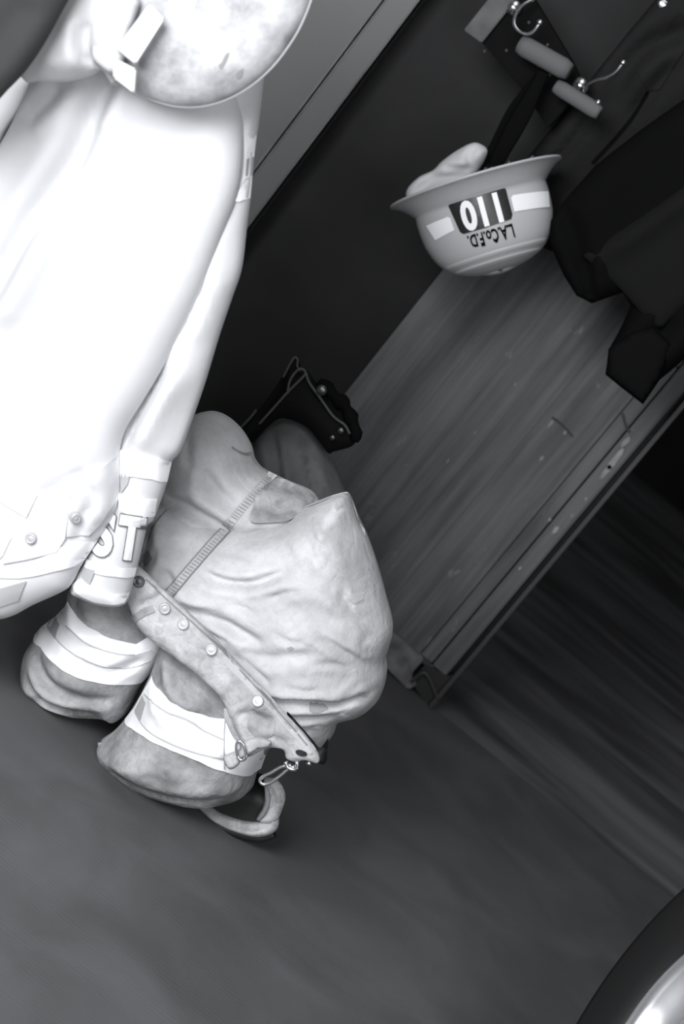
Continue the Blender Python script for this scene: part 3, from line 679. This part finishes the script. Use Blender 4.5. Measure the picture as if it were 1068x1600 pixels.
for a, b, m in ((217, 909, M_buttond), (257, 950, M_button), (287, 975, M_button), (330, 1015, M_button), (403, 1096, M_button)): snap(a, b, flap, m, pp, 9.5)
patch('seam_stitching', strip([(228, 905), (262, 938), (300, 972), (340, 1010), (380, 1052), (420, 1096), (455, 1135), (480, 1165)], 2), flap, M_stitch, pp, off=.0012, res=.008)
patch('flap_binding', strip([(352, 1030), (392, 1070), (430, 1110), (462, 1145), (488, 1176)], 12), flap, M_seam, pp, off=.0015, res=.008)
patch('flap_tab', strip([(208, 968), (222, 958), (240, 950)], 11), flap, M_pdirt, pp, off=.0025, res=.006)
patch('worn_patch', [(390, 1120), (400, 1112), (420, 1115), (430, 1130), (425, 1150), (405, 1155), (388, 1140)], flap, M_pdirt, pp, off=.0012, res=.006, smooth=True)
patch('eyelet', [(462, 1173), (468, 1171), (478, 1175), (479, 1180), (472, 1181), (464, 1178)], flap, M_black, pp, off=.003, res=.005, smooth=True)
snap(483, 1190, flap, M_chrome, pp, 4)
inflate('black_lining', [(448, 1112), (470, 1135), (490, 1158), (500, 1168), (513, 1153), (511, 1170), (509, 1190), (500, 1194), (480, 1175), (460, 1145)], 3.13, .012, .012, M_black, pp, res=.006)
# strap tab, buckle and snap hook
tb = inflate('adjuster_strap', [(377, 1163), (390, 1154), (408, 1152), (424, 1158), (420, 1168), (404, 1170), (388, 1180), (378, 1186), (372, 1196), (358, 1202), (348, 1184), (362, 1176), (374, 1170)], 3.045, .007, .007, M_flap, pp, res=.004, folds=[([(376, 1166), (380, 1182)], .004, -.004)])
yb = 3.028
tube('buckle', [P(a, b, yb) for a, b in [(372, 1158), (380, 1163), (384, 1182), (378, 1188), (372, 1184), (369, 1168)]], .0024, M_chrome, pp, closed=True, seg=10)
tube('buckle', [P(a, b, yb + .004) for a, b in [(352, 1108), (356, 1120), (364, 1140), (374, 1158), (366, 1150), (358, 1134), (352, 1120)]], .0026, M_pdirt, pp, closed=True, seg=8)
hk = tube('snap_hook', [P(a, b, 3.05) for a, b in [(455, 1196), (440, 1198), (424, 1207), (410, 1214), (406, 1221), (412, 1226), (424, 1222), (438, 1212), (450, 1202), (460, 1198)]], .0026, M_chrome, pp, seg=12)
tube('swivel', [P(a, b, 3.045) for a, b in [(446, 1190), (450, 1200), (462, 1202), (464, 1190)]], .003, M_chrome, pp, seg=10)

# ------------------------------------------------------------------ boot under the pants
YB = 3.27
bt_ = thing('fire_boot', 'pale leather boot heel showing below the right pants leg', 'boot', (P(390, 1290, YB).x, YB, 0))
inflate('upper', [(310, 1228), (318, 1262), (340, 1283), (375, 1300), (405, 1305), (428, 1300), (434, 1285), (443, 1262), (445, 1245), (440, 1232), (425, 1220), (405, 1212), (360, 1205)], YB, .045, .03, M_black, bt_, res=.006)
inflate('leather_rand', [(303, 1249), (322, 1256), (345, 1270), (372, 1280), (398, 1284), (418, 1279), (432, 1268), (436, 1282), (431, 1298), (408, 1307), (378, 1303), (345, 1289), (318, 1270)], YB - .045, .016, .016, M_leather, bt_, res=.004, folds=[([(330, 1268), (360, 1284), (400, 1291), (425, 1284)], .0035, -.005)], nse=[(.002, 60, 1, 1, 2)])
inflate('pull_loop', [(414, 1214), (430, 1217), (441, 1229), (446, 1246), (441, 1266), (433, 1281), (420, 1287), (404, 1281), (414, 1268), (420, 1250), (419, 1234), (412, 1224)], YB - .05, .012, .012, M_leather, bt_, res=.004, folds=[([(424, 1226), (431, 1245), (424, 1270)], .003, -.004)])
inflate('loop_edge', [(412, 1222), (421, 1234), (424, 1252), (418, 1270), (407, 1282), (400, 1280), (410, 1262), (413, 1244)], YB - .058, .008, .008, mat('dull_boot_leather', .22, .7), bt_, res=.004)
tube('sole', [P(a, b, YB - .04) for a, b in [(300, 1256), (322, 1278), (350, 1294), (380, 1304), (408, 1308), (428, 1302)]], .008, M_black, bt_, seg=10)

# ------------------------------------------------------------------ white coat
ct = thing('turnout_coat', 'white turnout coat with reflective cuffs lettered ST hanging at the left', 'coat', P(60, 960, 3.0))
sleeve = inflate('sleeve', [(300, 60), (350, 50), (420, 60), (412, 120), (404, 190), (397, 240), (392, 300), (385, 355), (377, 420), (362, 466), (342, 525), (320, 598), (298, 662), (282, 705), (268, 722), (260, 755), (248, 790), (238, 815), (229, 822), (220, 860), (211, 895), (203, 925), (195, 944), (175, 947), (150, 943), (128, 934), (112, 924), (118, 900), (132, 876), (150, 842), (170, 800), (186, 740), (186, 700), (205, 645), (235, 580), (262, 500), (280, 350)], 3.01, .048, .045, M_coat, ct,
    folds=[([(190, 695), (215, 655), (245, 600), (270, 560)], .012, -.020), ([(320, 430), (310, 480), (290, 520)], .010, -.010), ([(230, 690), (250, 640), (300, 560)], .02, .01), ([(385, 180), (380, 230), (384, 290)], .006, -.008), ([(320, 300), (318, 400), (330, 470)], .012, -.005)], nse=[(.005, 14, 1, 1, 31)], res=.008)
cb = inflate('coat_body', [(-320, 560), (-60, 300), (0, 228), (40, 150), (60, 100), (110, 40), (250, 20), (340, 60), (372, 150), (380, 215), (372, 300), (345, 380), (310, 465), (262, 560), (222, 628), (196, 670), (186, 705), (187, 745), (184, 792), (160, 832), (148, 852), (128, 882), (112, 912), (96, 925), (50, 946), (20, 962), (-10, 968), (-120, 985), (-180, 700)], 2.975, .05, .05, M_coat, ct,
    folds=[([(178, 110), (160, 175), (135, 240), (95, 300), (50, 370), (0, 455), (-60, 540)], .017, -.028), ([(195, 110), (180, 140), (150, 190)], .012, -.015), ([(130, 730), (155, 760), (160, 800)], .008, -.006), ([(70, 770), (110, 750), (170, 715)], .010, -.005), ([(110, 130), (80, 165), (50, 190)], .012, -.012), ([(150, 780), (140, 810), (135, 840)], .007, -.008), ([(90, 330), (55, 420), (5, 500)], .03, .012)], nse=[(.006, 8, 1, 1, 33)], res=.009)
# sleeve reflective trims
patch('reflective_band', [(186, 702), (202, 702), (228, 711), (250, 715), (267, 723), (262, 752), (238, 748), (210, 744), (186, 738)], sleeve, M_band, ct, off=.004)
patch('tape_edge', [(188, 738), (204, 740), (200, 756), (190, 770)], sleeve, M_bandg, ct, off=.004)
patch('reflective_band', [(186, 770), (210, 775), (246, 780), (240, 808), (214, 806), (187, 796)], sleeve, M_band, ct, off=.004)
patch('reflective_band', [(136, 872), (150, 878), (180, 884), (212, 888), (208, 902), (180, 900), (132, 886)], sleeve, M_band, ct, off=.004)
patch('tape_edge', [(132, 884), (150, 890), (141, 912), (128, 900)], sleeve, M_bandg, ct, off=.0045)
patch('reflective_band', [(114, 912), (124, 904), (145, 918), (168, 926), (200, 928), (195, 941), (172, 944), (148, 940), (128, 931)], sleeve, M_band, ct, off=.004)
patch('reflective_band', [(384, 205), (397, 212), (394, 245), (386, 246)], sleeve, M_band, ct, off=.003)
patch('tape_edge', [(386, 248), (393, 247), (391, 274), (384, 276)], sleeve, M_bandg, ct, off=.003)
patch('reflective_band', [(384, 278), (391, 275), (388, 310), (374, 315), (366, 314)], sleeve, M_band, ct, off=.004)
def surf_text(name, s, c, hpx, ang, surf, m, parent, off, bold=0, sx=1):
    V, Fc = text_tris(s, bold, sx); _, yf, Y = surf; ca, sa = math.cos(ang), math.sin(ang); q = []
    for x, y in V:
        ix, iy = x * hpx, -y * hpx; q.append((c[0] + ix * ca - iy * sa, c[1] + ix * sa + iy * ca))
    poly = pl(q, Y)
    for _ in range(3):
        ys = yf(poly) - off; poly = np.array([[P(a, b, yy_).x, P(a, b, yy_).z] for (a, b), yy_ in zip(q, ys)])
    ys = yf(poly) - off
    return link(name, mesh([(a, yy_, b) for (a, b), yy_ in zip(poly, ys)], Fc), m, parent, smooth=False)
M_outl = mat('letter_outline', .16, .8)
for s, c in (('S', (162, 838)), ('T', (203, 845))):
    lo = surf_text('letter', s, c, 90, math.radians(9), sleeve, M_outl, ct, .0045, .070, .70)
    surf_text('letter_face', s, c, 90, math.radians(9), sleeve, M_band, lo, .0062, .046, .70)
# body trims
patch('reflective_band', [(-20, 722), (0, 736), (30, 752), (59, 773), (42, 808), (0, 783), (-20, 770)], cb, M_band, ct, off=.004)
patch('reflective_band', [(-20, 815), (0, 832), (18, 840), (5, 868), (-20, 890)], cb, M_band, ct, off=.004)
patch('reflective_band', [(102, 851), (126, 846), (150, 846), (134, 872), (118, 884), (86, 892), (52, 900), (30, 903), (-20, 902), (-20, 885), (18, 888), (50, 876), (72, 868)], cb, M_band, ct, off=.004)
patch('tape_edge', [(-20, 926), (0, 920), (42, 908), (30, 938), (0, 948), (-20, 950)], cb, M_bandg, ct, off=.004)
patch('storm_flap', [(58, 788), (80, 790), (100, 778), (112, 775), (104, 840), (90, 862), (40, 874), (6, 880), (20, 850), (40, 815)], cb, M_coat, ct, off=.006, th=.005)
patch('pocket_flap', [(112, 770), (150, 740), (180, 715), (184, 780), (158, 820), (140, 836), (105, 838)], cb, M_coat, ct, off=.005, th=.004)
snap(117, 808, (cb[0], (lambda q: cb[1](q) - .008), cb[2]), M_button, ct, 9); cb2 = (cb[0], (lambda q: cb[1](q) - .009), cb[2]); snap(49, 841, cb2, M_button, ct, 9)

# neighbouring garments at the far left
g2 = thing('pale_coat', 'pale coat sleeve edge hanging at far left below the dark sleeve', 'coat', P(0, 260, 3.06))
inflate('sleeve', [(-120, 300), (-40, 170), (10, 120), (50, 118), (46, 140), (30, 175), (10, 205), (-20, 260), (-100, 360)], 3.12, .02, .02, M_coat, g2, res=.009)
g3, _, _ = inflate('dark_coat_sleeve', [(-70, 230), (-60, -40), (40, -80), (150, -70), (130, -40), (102, 8), (78, 52), (55, 90), (30, 122), (5, 148), (-40, 200)], 2.735, .035, .05, mat('slate_sleeve_cloth', .042, .85, spec=.2, bump=.3, bscale=200), None,
    folds=[([(60, 0), (20, 50), (-20, 110)], .02, -.010)], res=.010)
tag(g3, 'dark grey sleeve hanging in the upper left corner, in front of scuffed helmet', 'coat')

# ------------------------------------------------------------------ scuffed helmet over the white coat
sh = thing('scuffed_helmet', 'scuffed pale helmet with wide brim and reflective tags over the white coat', 'helmet', P(260, 40, 2.85))
brim = inflate('brim', [(175, 100), (200, 138), (235, 155), (275, 166), (315, 166), (355, 155), (392, 134), (425, 105), (452, 70), (472, 35), (488, -8), (500, -80), (470, -170), (380, -230), (250, -240), (160, -180), (150, -60)], 2.845, .045, .10, M_scuff, sh, nse=[(.006, 9, 1, 1, 41)], res=.009)
tube('brim_edge', [P(a, b, 2.843) for a, b in [(178, 105), (200, 138), (235, 155), (275, 166), (315, 166), (355, 155), (392, 134), (425, 105), (452, 70), (472, 35), (488, -8), (498, -60)]], .0016, M_bandg, sh, seg=10)
crn = inflate('crown', [(34, 120), (60, 127), (100, 128), (140, 120), (160, 110), (182, 135), (200, 90), (215, 30), (230, -60), (200, -200), (60, -220), (-40, -120), (10, 20)], 2.83, .05, .05, mat('pale_shell', .50, .5, spec=.4, var=.12, vscale=10), sh,
    folds=[([(150, 35), (145, 75), (155, 110)], .010, -.016), ([(75, 110), (100, 122), (150, 112)], .008, -.006)], nse=[(.005, 8, 1, 1, 43)], res=.008)
ball('knob', P(174, 14, 2.781), .020, mat('pale_knob', .52, .5), sh, (1, .22, 1))
fr = inflate('front_frame', [(150, 20), (195, -10), (218, 0), (205, 50), (190, 105), (178, 118), (146, 95), (142, 60)], 2.79, .012, .012, mat('pale_frame', .56, .5), sh, res=.006)
FS = (None, lambda q: np.full(len(np.asarray(q).reshape(-1, 2)), 2.758), 2.758)
def tagpiece(nm, pts, y, m, th=.006, bev=.002): return prism(nm, pts, y, th, m, sh, bevel=bev)
tagpiece('tag_backing', [(179, 76), (212, 102), (258, 30), (234, 3)], 2.769, M_bandg)
tagpiece('reflective_tag', [(182, 75), (211, 99), (255, 30), (233, 7)], 2.763, M_band)
tagpiece('tag_backing', [(174, 88), (213, 108), (210, 147), (176, 122)], 2.772, M_bandg, bev=.002)
tagpiece('reflective_tag', [(176, 91), (211, 108), (208, 145), (178, 121)], 2.768, mat('dull_tag', .8, .5))
prism('vent_gap', [(243, -6), (262, 20), (288, -2), (290, -20), (240, -20)], 2.815, .01, M_black, sh)
tube('vent_rim', [P(a, b, 2.805) for a, b in [(244, -8), (254, 1), (268, 4), (282, 0), (294, -12)]], .004, M_band, sh)
for pts in ([(346, 98), (352, 86), (358, 82), (356, 90), (350, 103), (345, 108), (341, 102)], [(372, 112), (380, 107), (378, 118), (372, 124), (368, 118)]):
    patch('gouge', pts, brim, mat('gouge_mark', .28, .9), sh, off=.001, res=.005, smooth=True)

# ------------------------------------------------------------------ tyre at the lower right
wt = thing('wheel', 'black rubber tyre with bright metal rim at the lower right', 'wheel', (0.93, 2.75, 0))
RT = .36
tp = []
zw = .10
for r, h in [(.20, zw * .92), (.24, zw * 1.02), (.29, zw * 1.08), (.33, zw * 1.0), (.35, zw * .9)]: tp.append((r, h))
for k in range(5):
    c = zw * .78 - k * zw * .39
    tp += [(RT, c + .013), (RT + .001, c - .010), (RT - .010, c - .013), (RT - .010, c - .022)] if k < 4 else [(RT, c + .013), (RT - .002, c - .008)]
tp += [(.35, -zw * .9), (.33, -zw), (.29, -zw * 1.08), (.24, -zw * 1.02), (.20, -zw * .92), (.20, zw * .92)]
ax = Vector((-.98, -.20, .0)).normalized()
q = ax.to_track_quat('Z', 'Y').to_matrix()
wc = P(1168, 1692, 2.75); wc = Vector((wc.x, 2.75, RT + .002))
def wput(nm, prof, m):
    vs, fs = lathe(prof, 96); return link(nm, fixn(mesh([q @ Vector(v) + wc for v in vs], fs)), m, wt)
wput('tyre', tp, M_black)
wput('rim', [(.205, -.08), (.205, .095), (.195, .100), (.185, .085), (.17, .05), (.12, .045), (.07, .075), (.06, .10), (.03, .108), (0, .108)], mat('polished_rim', .85, .25, metal=.9))
